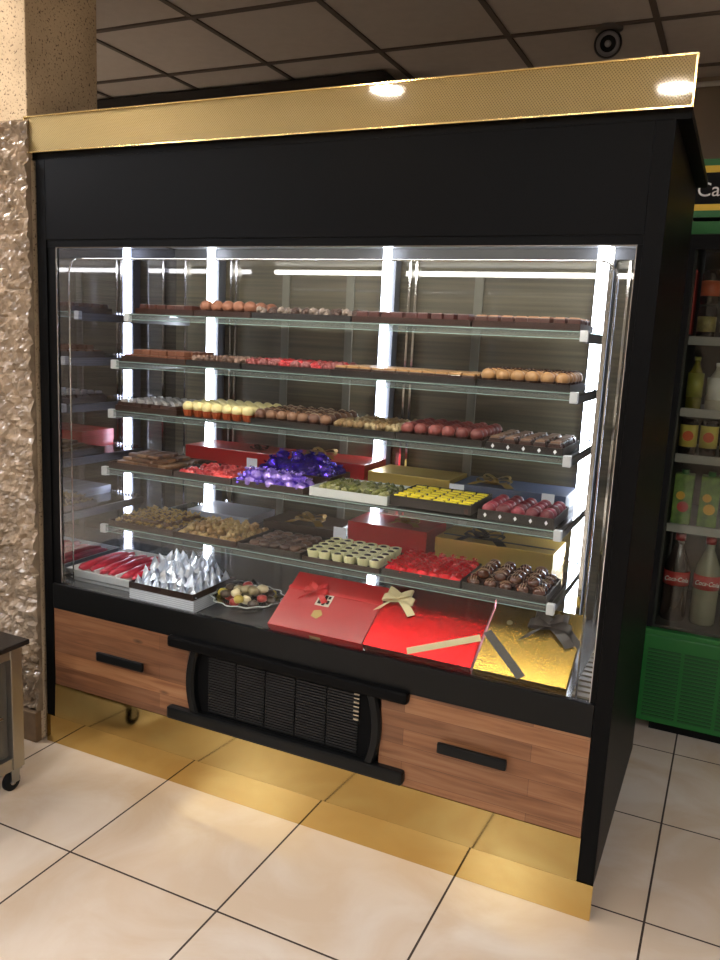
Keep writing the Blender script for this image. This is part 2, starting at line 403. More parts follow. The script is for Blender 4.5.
bm = bmesh.new(); box(bm, .0415, W-.0455, -.002, .02, .5295, .6232, .003); finish('front_rail', bm, BLACKG, cab)
bx('back_board', .012, W-.012, D-.012, D, ZS, HB-.0205, BLACK, cab)
bx('inner_roof', .03, W-.03, .03, .73, 1.872, 1.885, mat('inner_grey', (150, 150, 152), .4), cab)
bx('mirror_back_panel', .0131, W-.0131, .728, .736, .60, 1.872, STEEL, cab)['label'] = 'glossy streaked olive back panel'
bx('top_lining', .02, W-.02, .715, .727, 1.835, 1.871, mat('lining_grey', (84, 84, 86), .6), cab)
bx('side_lining', .0125, .0175, .021, .727, .60, 1.87, SIDE, cab)['label'] = 'reflective steel left side lining'
bx('side_lining', W-.0175, W-.0125, .021, .727, .60, 1.87, SIDE, cab)
bm = bmesh.new(); box(bm, .0775, .0795, .005, .010, .6235, 1.797); box(bm, .0775, 1.9415, .005, .010, 1.7945, 1.797); box(bm, 1.9395, 1.9415, .005, .010, .6235, 1.7945)
finish('glass_edge', bm, CHROME, cab)['label'] = 'bright glass edge trim'
bx('glass_pane', .078, 1.942, .010, .014, .6235, 1.797, PANE, cab)
# deck
DZ = .612
bx('deck', .02, W-.02, .021, .727, .585, DZ, mat('deck_grey', (120, 118, 116), .22, .6), cab)['label'] = 'grey reflective cabinet floor'
bm = bmesh.new()
for k in range(16): box(bm, 1.885, 1.975, .05+.038*k, .074+.038*k, DZ, DZ+.006)
finish('air_grille', bm, mat('beige_metal', (112, 102, 80), .5), cab)['label'] = 'beige slatted air grille'
# rounded chrome frame just behind the glass
bm = bmesh.new(); x0, x1, z0, z1, y, r = .107, 1.90, DZ+.02, 1.762, .034, .045
pts = [(x1, y, DZ)]
for cx, cz, a0 in ((x1-r, z1-r, 0), (x0+r, z1-r, 90)):
    for k in range(7):
        a = math.radians(a0+15*k); pts.append((cx+r*math.cos(a), y, cz+r*math.sin(a)))
tube(bm, pts+[(x0, y, DZ)], .0026, 8); finish('inner_chrome_frame', bm, CHROME, cab, True)
for x in (1.835,):                                               # shelf uprights
    bm = bmesh.new(); box(bm, x-.006, x+.006, .34, .352, DZ, 1.871); finish('shelf_upright', bm, CHROME, cab)
for x in (.552, .832, 1.335):                                        # grey bars standing in for faint vertical reflections in the back panel
    bm = bmesh.new(); box(bm, x-.016, x+.016, .720, .7275, DZ+.001, 1.775, .001); o = finish('reflection_bar', bm, mat('reflection_bar_grey', (112, 108, 94), .5), cab)
# vertical LED strips with the slotted standards beside them
for x, lw in ((.233, .014), (1.001, .014), (1.762, .020)):
    o = bx('led_strip', x-lw, x+lw, .664, .678, DZ+.002, 1.87, LED, cab); o['label'] = 'glowing white vertical LED strip'
    bx('led_housing', x-.024, x+.032, .6785, .7275, DZ+.001, 1.834, mat('grey_channel', (92, 94, 100), .45), cab)
for x in (.075, .30, .325, 1.075, 1.10, 1.838):
    bm = bmesh.new(); box(bm, x-.004, x+.004, .712, .727, DZ+.001, 1.834); finish('shelf_standard', bm, CHROME, cab)
bm = bmesh.new(); tube(bm, [(.09, .055, 1.842), (1.93, .055, 1.842)], .011, 10)
finish('led_tube', bm, TUBE, cab, True)['label'] = 'glowing white tube light behind the fascia'
SHF = {1: (.283, 1.585), 2: (.213, 1.414), 3: (.197, 1.236), 4: (.161, 1.028), 5: (.152, .814)}
XL, XR = .15, 1.776
ordn = {1: 'top', 2: 'second', 3: 'third', 4: 'fourth', 5: 'lowest'}
for s, (y, z) in SHF.items():
    sh = bx('shelf', XL-.01, XR+.02, y+.006, .655, z, z+.007, SHELFG, cab); sh['label'] = ordn[s]+' glass shelf'
    bm = bmesh.new(); box(bm, XL, XR+.01, y, y+.005, z-.012, z+.011, .001); finish('edge_strip', bm, STRIP, sh)
    bm = bmesh.new(); box(bm, XL, XR+.01, y-.0008, y+.0002, z+.0065, z+.0085)
    box(bm, XL, XR+.01, y-.0008, y+.0002, z-.0135, z-.0115); finish('edge_line', bm, mat('green_glass_edge', (150, 176, 168), .15, .2), sh)
    for x, sg in ((XL-.012, 1), (XR+.012, -1)):
        bm = bmesh.new(); box(bm, x-.011, x+.011, y-.004, y+.016, z-.02, z+.012, .002); finish('end_cap', bm, mat('light_grey_cap', (205, 206, 206), .35), sh)
        bm = bmesh.new(); box(bm, x-.0045, x+.0045, y+.016, .655, z-.024, z+.006); finish('shelf_bracket', bm, mat('dull_steel', (92, 92, 92), .4, 1), sh)
    bm = bmesh.new()                                                  # dotted rear gallery rail
    for k in range(104):
        xx = XL+.01+k*(XR-XL)/104; box(bm, xx, xx+.007, .6496, .6544, z+.0085, z+.0165)
    box(bm, XL, XR, .649, .655, z+.0072, z+.0082); finish('rear_rail', bm, CHROME, sh)

# kickplate
bx('kickplate', .0, W, -.003, .004, .001, ZS-.001, GOLDP, cab)['label'] = 'mirror gold kickplate'
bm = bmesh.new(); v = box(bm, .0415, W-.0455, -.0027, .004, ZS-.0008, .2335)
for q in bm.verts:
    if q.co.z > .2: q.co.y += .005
finish('upper_kickplate', bm, mat('dimmed_gold', (192, 166, 104), .07, 1, vary=.04, vscale=3), cab)['label'] = 'upper gold strip with its dimmer reflection put into the colour'  # darker gold carries the dimmer reflection seen in the upper strip
bx('plinth', .03, W-.05, .0125, .70, .001, .2335, BLACKM, cab)
bx('base_carcass', .0125, W-.0125, .024, .727, .2345, .584, BLACKM, cab)
# drawers
def drawer(x0, x1, hx0, hx1):
    d = bx('drawer', x0, x1, .002, .022, .2355, .5285, WOOD, cab, .0015); d['label'] = 'wood-strip drawer front with black bar handle'
    bm = bmesh.new(); box(bm, hx0, hx1, -.024, -.010, .381, .414, .006)
    for x in (hx0+.025, hx1-.025): box(bm, x-.008, x+.008, -.012, .003, .39, .405)
    finish('drawer_handle', bm, BLACKG, d)
drawer(.0425, .646, .260, .466); drawer(1.347, W-.0465, 1.535, 1.740)
# centre grille with its black bow-shaped surround
gr = bx('grille_panel', .66, 1.335, .012, .022, .245, .5285, mat('grille_black', (6, 6, 6), .8, spec=.1), cab)
bm = bmesh.new()
for c in range(5):
    for k in range(22):
        xa = .722+c*.111; z = .296+k*.0092
        if z > .498: continue
        box(bm, xa, xa+.105, .005, .0115, z, z+.0042)
finish('louvre', bm, mat('black_louvre', (16, 16, 15), .5), gr)
bm = bmesh.new()
for k in range(7): box(bm, 1.256, 1.274, .0035, .0045, .402+k*.0135, .407+k*.0135)
finish('vent_slot', bm, mat('pale_slot', (150, 136, 112), .5), gr)['label'] = 'pale vent slots'
def hbar(z0, z1, x0, x1):
    bm = bmesh.new(); box(bm, x0, x1, -.022, .0115, z0, z1, .009); return bm
finish('grille_bar', hbar(.500, .538, .570, 1.435), BLACK, gr); finish('grille_bar', hbar(.243, .287, .569, 1.434), BLACKG, gr)
for sgn, xb in ((1, .668), (-1, 1.325)):                              # bowed uprights
    bm = bmesh.new(); rows = []
    for k in range(13):
        t = k/12; z = .2875+(.4995-.2875)*t; bow = sgn*(.018*(1-(2*t-1)**2))
        xc = xb-bow+sgn*.006
        rows.append([bm.verts.new(p) for p in ((xc-.016, -.008, z), (xc-.010, -.016, z), (xc+.010, -.016, z), (xc+.016, -.008, z), (xc+.016, .0115, z), (xc-.016, .0115, z))])
    for a, b in zip(rows, rows[1:]):
        for q in range(6): bm.faces.new((a[q], a[(q+1) % 6], b[(q+1) % 6], b[q]))
    bm.faces.new(rows[0]); bm.faces.new(rows[-1]); finish('grille_upright', bm, BLACKG, gr)

# ------------------------------------------------------------ confectionery pieces (prototypes, parked by use)
C = {}
def cm(n, rgb, rough=.35, **k):
    if max(rgb) < 215: rgb = tuple(int(c*.84) for c in rgb)
    return mat('choc_'+n, rgb, rough, **k)
DARKC = cm('dark', (64, 34, 24), .28, coat=.2); MILK = cm('milk', (112, 64, 42), .35); CREAM = cm('cream', (238, 222, 158), .4)
ORCUP = cm('orange_cup', (196, 84, 30), .5); BRCUP = cm('brown_cup', (70, 34, 24), .5)
def ball_bm(r, zr, n=14, m=9, nz=0., seed=0, z0=0):
    bm = bmesh.new(); bmesh.ops.create_uvsphere(bm, u_segments=n, v_segments=m, radius=1)
    for v in bm.verts:
        d = 1+nz*noise.noise(v.co*2.3+Vector((seed*3.7, seed*1.3, 0)))
        v.co = Vector((v.co.x*r*d, v.co.y*r*d, z0+zr+v.co.z*zr*d))
    return bm
def crinkle(sx, sy, sz, amp, seed, sub=2):
    bm = bmesh.new(); bmesh.ops.create_icosphere(bm, subdivisions=sub, radius=1)
    for v in bm.verts:
        d = 1+amp*noise.noise(v.co*3+Vector((seed*5.1, 2, 1)))*1.6
        v.co = Vector((v.co.x*sx*d, v.co.y*sy*d, sz+v.co.z*sz*min(d, 1.15)))
    zmin = min(v.co.z for v in bm.verts)
    for v in bm.verts: v.co.z -= zmin
    return bm
def cup_bm(r0, r1, h, n=20):
    bm = bmesh.new()
    wob = lambda a, z: 1+.05*math.cos(10*a)
    lathe(bm, [(r0, 0), (r1, h), (r1*.92, h), (r0*.92, h*.25)], n, wob=wob); return bm
def P_cupball(name, ballm, cupm, r=.019, nz=0., topm=None, ch=.017, z0=.007):
    o = finish(name, ball_bm(r, r*.92, nz=nz, z0=z0), ballm, None, True)
    finish('paper_cup', cup_bm(.013, .0195, ch), cupm, o)
    if topm:
        bm = bmesh.new(); tube(bm, [(-.012, -.004, .007+r*1.62), (-.004, .006, .008+r*1.84), (.004, -.004, .008+r*1.84), (.012, .004, .007+r*1.62)], .0022, 5)
        finish('drizzle', bm, topm, o)
    return o
def P_square(name, w, h, m, topm=None, tw=.6, cupm=None, th=.004, ty=.36):
    bm = bmesh.new(); box(bm, -w/2, w/2, -w/2, w/2, .003 if cupm else 0, h, .003); o = finish(name, bm, m)
    if topm:
        bm = bmesh.new(); box(bm, -w*tw/2, w*tw/2, -w*ty, w*ty, h-.001, h+th, .0015); finish('topping', bm, topm, o)
    if cupm:
        bm = bmesh.new(); h2 = h*.7
        for a in ((-w*.56, w*.56, -w*.56, -w*.53), (-w*.56, w*.56, w*.53, w*.56), (-w*.56, -w*.53, -w*.53, w*.53), (w*.53, w*.56, -w*.53, w*.53)): box(bm, *a, 0, h2)
        finish('paper_cup', bm, cupm, o)
    return o
def P_whitecup(name):
    bm = bmesh.new(); lathe(bm, [(.014, 0), (.0205, .032), (.021, .034), (.018, .034), (.017, .028), (.001, .028)], 20, wob=lambda a, z: 1+.03*math.cos(12*a))
    o = finish(name, bm, cm('ivory', (224, 220, 168), .45))
    bm = bmesh.new(); lathe(bm, [(.0001, .0285), (.0135, .0285), (.010, .034), (.0001, .036)], 12); finish('chocolate_top', bm, cm('espresso', (40, 26, 18), .35), o, True)
    return o
def P_dome(name):
    o = finish(name, ball_bm(.021, .016, z0=.004), cm('dome', (96, 50, 32), .18, coat=.5), None, True)
    bm = bmesh.new()
    for dx in (-.007, .001, .008):
        pts = []
        for k in range(7):
            a = math.radians(35+18.3*k); pts.append((dx, .021*math.cos(a)*math.sqrt(1-(dx/.021)**2), .0205+.0165*math.sin(a)*math.sqrt(1-(dx/.021)**2)))
        tube(bm, pts, .0011, 5)
    finish('stripe', bm, cm('stripe', (196, 150, 110), .4), o)
    finish('paper_cup', cup_bm(.015, .021, .010), BRCUP, o)
    return o
def P_foilball(name, m, tm, seed, s=1., amp=.28):
    o = finish(name, crinkle(.019*s, .019*s, .015*s, amp, seed), m)
    bm = bmesh.new(); 
    for k in range(7):
        a = k*.9; c = bm.verts.new((0, 0, .027*s)); p = bm.verts.new((.013*math.cos(a), .013*math.sin(a), .027*s+.009+.004*math.sin(k*2.2))); q = bm.verts.new((.013*math.cos(a+.7), .013*math.sin(a+.7), .027*s+.008)); bm.faces.new((c, p, q))
    finish('foil_twist', bm, tm, o); return o
def P_cluster(name, m, seed, s=.019, flat=.8):
    bm = bmesh.new(); rnd = random.Random(seed)
    for k in range(8):
        a = rnd.random()*6.28; rr = rnd.random()*s*.7; r = s*(.38+.2*rnd.random())
        mm = Matrix.Translation((rr*math.cos(a), rr*math.sin(a), r*.9+rnd.random()*s*.8*flat))
        bmesh.ops.create_icosphere(bm, subdivisions=1, radius=r, matrix=mm)
    return finish(name, bm, m, None, True)
def P_roll(name, m, tm, seed):
    o = finish(name, crinkle(.024, .013, .010, .2, seed), m)
    bm = bmesh.new(); tube(bm, [(-.02+.04*k/8, .009*math.sin(k*1.6), .021+.004*math.cos(k*1.6)) for k in range(9)], .0028, 5); finish('swirl', bm, tm, o, True); return o
def P_pyramid(name, seed):
    bm = bmesh.new(); rnd = random.Random(seed); n = 7; top = bm.verts.new((rnd.uniform(-.004, .004), rnd.uniform(-.004, .004), .046)); r1 = []; r2 = []
    for k in range(n):
        a = 6.283*k/n; j = .75+.5*rnd.random(); r1.append(bm.verts.new((.021*j*math.cos(a), .021*j*math.sin(a), 0))); j = .4+.5*rnd.random(); r2.append(bm.verts.new((.017*j*math.cos(a+.3), .017*j*math.sin(a+.3), .022)))
    for k in range(n):
        a, b, c, d = r1[k], r1[(k+1) % n], r2[(k+1) % n], r2[k]; bm.faces.new((a, b, c)); bm.faces.new((a, c, d)); bm.faces.new((d, c, top))
    bm.faces.new(r1); return finish(name, bm, mat('silver_foil', (232, 238, 250), .3, .8))
GOLDC = cm('gold', (196, 160, 88), .35, metal=.4)

def tray(x0, x1, y0, y1, z, m, lab, marks=0, hh=.022, grp=None, name='candy_tray'):
    e = empty(name, ((x0+x1)/2, (y0+y1)/2, z), lab, 'tray')
    a, b = (x1-x0)/2, (y1-y0)/2; t = .0022
    bm = bmesh.new(); box(bm, -a, a, -b, b, 0, t)
    for q in ((-a, a, -b, -b+t), (-a, a, b-t, b), (-a, -a+t, -b+t, b-t), (a-t, a, -b+t, b-t)): box(bm, *q, t, hh)
    o = finish('tray_body', bm, m, e)
    if marks:
        bm = bmesh.new()
        for k in range(marks):
            x = -a+(k+.5)*2*a/marks; v = [bm.verts.new((x+dx, -b-.0006, .5*hh+dz)) for dx, dz in ((-.005, 0), (0, -.007), (.005, 0), (0, .007))]; f = bm.faces.new(v)
            rr = bmesh.ops.extrude_face_region(bm, geom=[f]); bmesh.ops.translate(bm, vec=(0, .0004, 0), verts=[g for g in rr['geom'] if isinstance(g, bmesh.types.BMVert)])
        finish('diamond_mark', bm, PAPER, e)['label'] = 'white diamond marks'
    return e
def fill(protos, x0, x1, y0, y1, z, nx, ny, lab, cat, grp, jit=.002, rot=.3, layers=1, lz=.02, tilt=0., shrink=.5):
    n = 0
    for l in range(layers):
        for j in range(ny-(l)):
            for i in range(nx-(l)):
                p = random.choice(protos); o = p if not p.get('used') else copy_tree(p)
                p['used'] = 1
                fx = (i+.5+l*shrink)/nx; fy = (j+.5+l*shrink)/ny
                o.location = (x0+(x1-x0)*fx+random.uniform(-jit, jit), y0+(y1-y0)*fy+random.uniform(-jit, jit), z+l*lz)
                o.rotation_euler = (random.uniform(-tilt, tilt), random.uniform(-tilt, tilt), random.uniform(-rot, rot))
                tag(o, lab, cat, grp); n += 1
    return n
def seg(s, x0, x1, depth, trm, protos, nx, ny, plab, cat, grp, tlab, marks=0, hh=.022, lift=0, **k):
    y, z = SHF[s]; z += .0125 if False else .0075
    y0 = y+.008
    tray(x0+.002, x1-.002, y0, y0+depth, z+lift, trm, tlab, marks, hh)
    fill(protos, x0+.006, x1-.006, y0+.004, y0+depth-.004, z+.0027+lift+(.007 if s < 4 and hh > .01 else 0), nx, ny, plab, cat, grp, **k)

# top shelf
seg(1, .17, .43, .22, BROWNT, [P_square('chocolate_square', .036, .028, cm('r1', (84, 42, 30)))], 6, 4, 'flat dark red-brown chocolate square at the left end of the top shelf', 'chocolate', 'dark squares on the top shelf', 'brown tray of flat squares, leftmost on the top shelf')
seg(1, .432, .67, .22, BROWNT, [P_cupball('chocolate_truffle', cm('cocoa', (160, 102, 74), .6), BRCUP, .0235)], 5, 3, 'light cocoa brown round truffle on the top shelf', 'chocolate', 'cocoa truffles on the top shelf', 'brown tray under the round cocoa truffles, top shelf')
seg(1, .672, 1.05, .22, BLACKT, [P_cluster('nut_chocolate', cm('flecked', (190, 166, 150), .5, vary=.6, vscale=160), 3, .023), P_cluster('nut_chocolate', cm('flecked2', (96, 66, 54), .5, vary=.6, vscale=160), 4, .023)], 9, 4, 'knobbly white-flecked nut chocolate on the top shelf', 'chocolate', 'flecked nut chocolates on the top shelf', 'dark tray of white-flecked nut chocolates, middle of the top shelf')
seg(1, 1.052, 1.45, .22, BROWNT, [P_square('chocolate_square', .038, .030, cm('r2', (84, 40, 34)))], 9, 4, 'reddish brown flat chocolate right of centre on the top shelf', 'chocolate', 'reddish squares on the top shelf', 'long brown tray of reddish flat chocolates, top shelf')
seg(1, 1.452, 1.776, .22, BROWNT, [P_square('chocolate_square', .036, .026, cm('r3', (84, 46, 36)), cm('tan', (196, 140, 98)), .8)], 8, 4, 'brown chocolate square with tan top at the right end of the top shelf', 'chocolate', 'tan topped squares on the top shelf', 'brown tray of tan-topped squares, rightmost on the top shelf')
# second shelf
seg(2, .165, .45, .24, BROWNT, [P_square('wafer_square', .036, .018, cm('wafer', (140, 82, 52), .6, vary=.3, vscale=120))], 7, 5, 'orange-brown wafer square stacked at the left of the second shelf', 'wafer', 'wafers on the second shelf', 'brown tray of stacked wafer squares, left end of the second shelf', layers=2, lz=.0185, rot=.05)
seg(2, .452, .68, .24, BLACKT, [P_cluster('nut_chocolate', cm('pinknut', (178, 140, 120), .5, vary=.5, vscale=150), 6, .023), P_cluster('nut_chocolate', cm('pinknut2', (120, 84, 66), .5, vary=.5, vscale=150), 7, .023)], 5, 5, 'pale pinkish nut chocolate beside the wafers on the second shelf', 'chocolate', 'pale nut chocolates on the second shelf', 'dark tray of pale pinkish nut chocolates, second shelf')
seg(2, .682, 1.02, .24, BLACKT, [P_cluster('berry_chocolate', cm('rose', (190, 110, 108), .5, vary=.4, vscale=150), 8, .023), P_cluster('berry_chocolate', cm('rose2', (150, 62, 60), .5), 9, .023), P_cluster('berry_chocolate', cm('rose3', (206, 44, 50), .4), 10, .023)], 8, 5, 'rose pink berry chocolate on the second shelf', 'chocolate', 'pink berry chocolates on the second shelf', 'dark tray of rose pink berry chocolates, middle of the second shelf')
seg(2, 1.022, 1.5, .24, BLACKT, [P_square('caramel_square', .040, .020, DARKC, cm('caramel', (206, 156, 100), .3), .95, th=.006)], 11, 5, 'flat dark chocolate with a smooth caramel top on the second shelf', 'chocolate', 'flat caramel chocolates on the second shelf', 'long dark tray of flat caramel-topped chocolates, second shelf', rot=.05)
seg(2, 1.502, 1.776, .24, BLACKT, [P_cupball('caramel_cup', cm('goldcaramel', (196, 146, 92), .35), BRCUP, .021, 0, DARKC)], 6, 5, 'golden caramel dome in a dark paper cup on the second shelf', 'chocolate', 'caramel domes on the second shelf', 'dark tray of golden caramel domes, right end of the second shelf')
# third shelf
seg(3, .15, .43, .25, BROWNT, [P_square('chocolate_cup', .033, .024, DARKC, cm('silvertip', (206, 202, 198), .3), .4, BRCUP, .009)], 7, 6, 'dark chocolate square with a silvery white tip on the third shelf', 'chocolate', 'silver tipped chocolates on the third shelf', 'brown tray of silver-tipped dark squares, left end of the third shelf')
seg(3, .432, .73, .25, BROWNT, [P_cupball('cream_truffle', CREAM, ORCUP, .0205, .1, None, .024, .016)], 7, 5, 'cream white ball truffle in an orange paper cup on the third shelf', 'chocolate', 'cream white truffles on the third shelf', 'brown tray under the cream white truffles, third shelf', hh=.006)
seg(3, .732, 1.03, .25, BLACKT, [P_cupball('chocolate_truffle', cm('tan2', (158, 112, 82), .5), BRCUP, .02, 0, DARKC), P_cupball('chocolate_truffle', cm('tan3', (120, 78, 58), .5), BRCUP, .02, 0, cm('pale', (206, 180, 150)))], 7, 6, 'tan and brown striped truffle in a dark cup on the third shelf', 'chocolate', 'tan truffles on the third shelf', 'black tray of tan and brown truffles, left of centre on the third shelf')
seg(3, 1.032, 1.26, .25, BLACKT, [P_cluster('nut_cluster', cm('beige', (206, 180, 132), .5), 12, .024), P_cluster('nut_cluster', cm('beige2', (164, 130, 84), .5), 13, .024)], 6, 6, 'beige gold nut cluster in the middle of the third shelf', 'chocolate', 'beige nut clusters on the third shelf', 'black tray of beige nut clusters, middle of the third shelf')
seg(3, 1.262, 1.54, .25, BLACKT, [P_cupball('berry_truffle', cm('berry', (136, 60, 54), .5, vary=.3, vscale=120), BRCUP, .0205, .08), P_cupball('berry_truffle', cm('berry2', (168, 84, 74), .5, vary=.3, vscale=120), BRCUP, .0205, .08)], 6, 6, 'reddish pink ball truffle on the third shelf', 'chocolate', 'reddish pink truffles on the third shelf', 'black tray of reddish pink ball truffles, right of centre on the third shelf')
seg(3, 1.545, 1.776, .25, BLACKT, [P_square('chocolate_cup', .034, .024, DARKC, cm('tantop', (168, 128, 98), .5, vary=.4, vscale=150), .8, BRCUP, .005)], 5, 6, 'brown chocolate square with a crumbly tan top on the third shelf', 'chocolate', 'tan topped cups on the third shelf', 'black tray with white diamond marks, right end of the third shelf', 5, rot=.1)
# fourth shelf
seg(4, .15, .44, .27, BROWNT, [P_square('chocolate_bar', .040, .012, cm('bark', (158, 112, 76), .5, vary=.4, vscale=60)), P_square('chocolate_bar', .040, .012, cm('bark2', (120, 78, 50), .5, vary=.4, vscale=60))], 6, 6, 'flat brown bark slab in layers at the left of the fourth shelf', 'chocolate', 'bark slabs on the fourth shelf', 'brown tray of layered bark slabs, left end of the fourth shelf', layers=4, lz=.0135, rot=.35, tilt=.06, shrink=.3, hh=.024)
REDT = cm('redwrap', (214, 42, 48), .22, coat=.5)
seg(4, .442, .685, .24, BROWNT, [P_cluster('red_candy', REDT, 21, .021, .5), P_cluster('red_candy', cm('redwrap2', (238, 70, 70), .22, coat=.5), 22, .02, .5)], 6, 6, 'glossy bright red wrapped candy on the fourth shelf', 'candy', 'red wrapped candies on the fourth shelf', 'brown tray of bright red candies, fourth shelf')
PUR = mat('purple_foil', (74, 40, 176), .22, .75); LAV = mat('lavender_foil', (170, 140, 226), .25, .5)
SHY = SHF[4][0]
seg(4, .687, .965, .10, BROWNT, [P_foilball('foil_candy', LAV, LAV, 31, 1.1, .2), P_foilball('foil_candy', mat('purple_foil2', (112, 78, 200), .22, .6), LAV, 32)], 7, 3, 'light lavender foil wrapped candy in the front rows of the fourth shelf', 'candy', 'lavender foil candies on the fourth shelf', 'brown tray of light lavender foil candies, front of the fourth shelf', layers=2, lz=.022, rot=3)
tray(.70, 1.0, .285, .442, SHF[4][1]+.0075, BROWNT, 'brown tray heaped with dark purple foil candies, behind the lavender ones', hh=.045)
fill([P_foilball('foil_candy', PUR, PUR, 33, 1.3, .16), P_foilball('foil_candy', PUR, PUR, 34, 1.3, .16), P_foilball('foil_candy', mat('violet_foil', (96, 60, 206), .2, .75), LAV, 35, 1.3, .16)], .705, .995, .288, .438, SHF[4][1]+.034, 6, 3, 'dark purple foil wrapped candy heaped on the fourth shelf', 'candy', 'dark purple foil candies on the fourth shelf', layers=3, lz=.022, rot=3, tilt=.4)
seg(4, .985, 1.262, .22, mat('white_tray', (214, 216, 210), .35), [P_cluster('pistachio_candy', cm('pist', (150, 152, 70), .4), 41, .014), P_cluster('pistachio_candy', cm('pist2', (104, 108, 48), .35), 42, .014), P_cluster('pistachio_candy', cm('pist3', (186, 182, 116), .4), 43, .013)], 10, 8, 'small olive green pistachio candy in the white tray', 'candy', 'pistachio candies on the fourth shelf', 'white plastic tray of green pistachio candies, fourth shelf', rot=3, hh=.028, lift=.004, layers=2, lz=.014)
seg(4, 1.266, 1.53, .23, BLACKT, [P_square('lemon_chocolate', .036, .022, DARKC, cm('lemon', (238, 214, 40), .45), .95, BRCUP, .006, .20)], 6, 6, 'dark square chocolate with a bright yellow top on the fourth shelf', 'chocolate', 'yellow topped chocolates on the fourth shelf', 'dark tray of yellow-topped chocolates, fourth shelf', rot=.12, hh=.03, lift=.01)
seg(4, 1.548, 1.776, .21, BLACKT, [P_cupball('berry_truffle', cm('maroon', (126, 34, 46), .45, vary=.3, vscale=130), BLACKT, .0215, .06), P_cupball('berry_truffle', cm('maroon2', (176, 60, 74), .45, vary=.3, vscale=130), BLACKT, .0205, .06)], 5, 5, 'maroon ball truffle in the marked black tray on the fourth shelf', 'chocolate', 'maroon truffles on the fourth shelf', 'black tray with white diamond marks, right end of the fourth shelf', 5, hh=.03, lift=.004)
# lowest shelf
seg(5, .157, .45, .24, BROWNT, [P_roll('twisted_chocolate', cm('tw', (88, 58, 34), .3), GOLDC, 51), P_roll('twisted_chocolate', cm('tw2', (110, 80, 48), .3), GOLDC, 52)], 6, 7, 'brown chocolate roll with gold swirl at the left of the lowest shelf', 'chocolate', 'gold swirled rolls on the lowest shelf', 'brown tray of gold-swirled rolls, left end of the lowest shelf', layers=2, lz=.018, rot=.8)
seg(5, .452, .72, .24, BROWNT, [P_cluster('nut_cluster', cm('tancl', (206, 172, 112), .5), 61, .02), P_cluster('nut_cluster', cm('tancl2', (180, 140, 88), .5), 62, .02)], 6, 6, 'tan nut cluster on the lowest shelf', 'chocolate', 'tan nut clusters on the lowest shelf', 'brown tray of tan nut clusters, lowest shelf', layers=2, lz=.018, rot=3)
DISC = []
for kk, cc in enumerate(((112, 80, 62), (88, 60, 46))):
    bm = bmesh.new(); lathe(bm, [(.001, 0), (.018, 0), (.020, .004), (.018, .010), (.010, .013), (.001, .013)], 16); DISC.append(finish('chocolate_disc', bm, cm('disc%d' % kk, cc, .45), None, True))
seg(5, .722, .968, .24, BLACKT, DISC, 6, 6, 'round brown chocolate disc on the lowest shelf', 'chocolate', 'brown discs on the lowest shelf', 'dark tray of brown discs, lowest shelf', layers=2, lz=.014, rot=3, tilt=.15)
seg(5, .972, 1.252, .22, BROWNT, [P_whitecup('ivory_cup_chocolate')], 6, 5, 'ivory fluted chocolate cup with a dark centre on the lowest shelf', 'chocolate', 'ivory cups on the lowest shelf', 'brown tray of ivory cups with dark centres, lowest shelf', hh=.016)
RF = mat('red_foil', (206, 14, 30), .3, .35)
seg(5, 1.256, 1.515, .23, BLACKT, [P_foilball('foil_candy', RF, RF, 71), P_foilball('foil_candy', mat('red_foil2', (232, 34, 48), .3, .35), RF, 72)], 7, 7, 'crinkled red foil wrapped candy on the lowest shelf', 'candy', 'red foil candies on the lowest shelf', 'black tray of red foil candies, lowest shelf', rot=3)
seg(5, 1.519, 1.776, .21, BLACKT, [P_dome('striped_dome_chocolate')], 5, 5, 'glossy brown striped dome chocolate on the lowest shelf', 'chocolate', 'striped domes on the lowest shelf', 'black tray of glossy striped domes, right end of the lowest shelf', rot=1.2, layers=2, lz=.022)

# ------------------------------------------------------------ gift boxes
def bow(parent, m, x, y, z, s=1., tails=True):
    bm = bmesh.new()
    for sg in (1, -1):
        for k, (L_, H_) in enumerate(((.045, .02), (.035, .03))):
            pts = []
            for t in range(9):
                a = math.pi*t/8; pts.append((x+sg*s*L_*math.sin(a)*(1.0), y+s*(.012*(k*2-1))*math.sin(a), z+.003+s*H_*(1-math.cos(a))/2*(math.sin(a)*.6+.4)))
            prev = None
            for p in pts:
                a = bm.verts.new((p[0], p[1]-.011*s, p[2])); b = bm.verts.new((p[0], p[1]+.011*s, p[2]))
                if prev: bm.faces.new((prev[0], prev[1], b, a))
                prev = (a, b)
    if tails:
        for sg in (1, -1):
            prev = None
            for t in range(5):
                f = t/4; px = x+sg*s*.05*f; py = y-s*.05*f; pz = z+.003+s*.008*math.sin(f*3.1)
                a = bm.verts.new((px-.009*s, py-.006*s, pz)); b = bm.verts.new((px+.009*s, py+.006*s, pz))
                if prev: bm.faces.new((prev[0], prev[1], b, a))
                prev = (a, b)
    mm = Matrix.Translation((x, y, z+.008*s)); bmesh.ops.create_icosphere(bm, subdivisions=2, radius=.009*s, matrix=mm)
    ret = bmesh.ops.solidify(bm, geom=bm.faces[:], thickness=.0006)
    return finish('bow', bm, m, parent)
def giftbox(name, lab, w, d, h, m, loc, tilt=0., rz=0., sidem=None):
    e = empty(name, loc, lab, 'gift box', rz); e.rotation_euler = (math.radians(tilt), 0, math.radians(rz))
    bx('box_body', -w/2+.002, w/2-.002, .002, d-.002, 0, h-.004, sidem or m, e)
    bm = bmesh.new(); box(bm, -w/2, w/2, 0, d, h*.35, h, .0015); finish('lid', bm, m, e)
    return e
g = giftbox('gift_box', 'plain red gift box with a small sticker propped beside the glass bowl', .330, .235, .034, REDBOX, (1.100, .034, DZ+.001), 31)
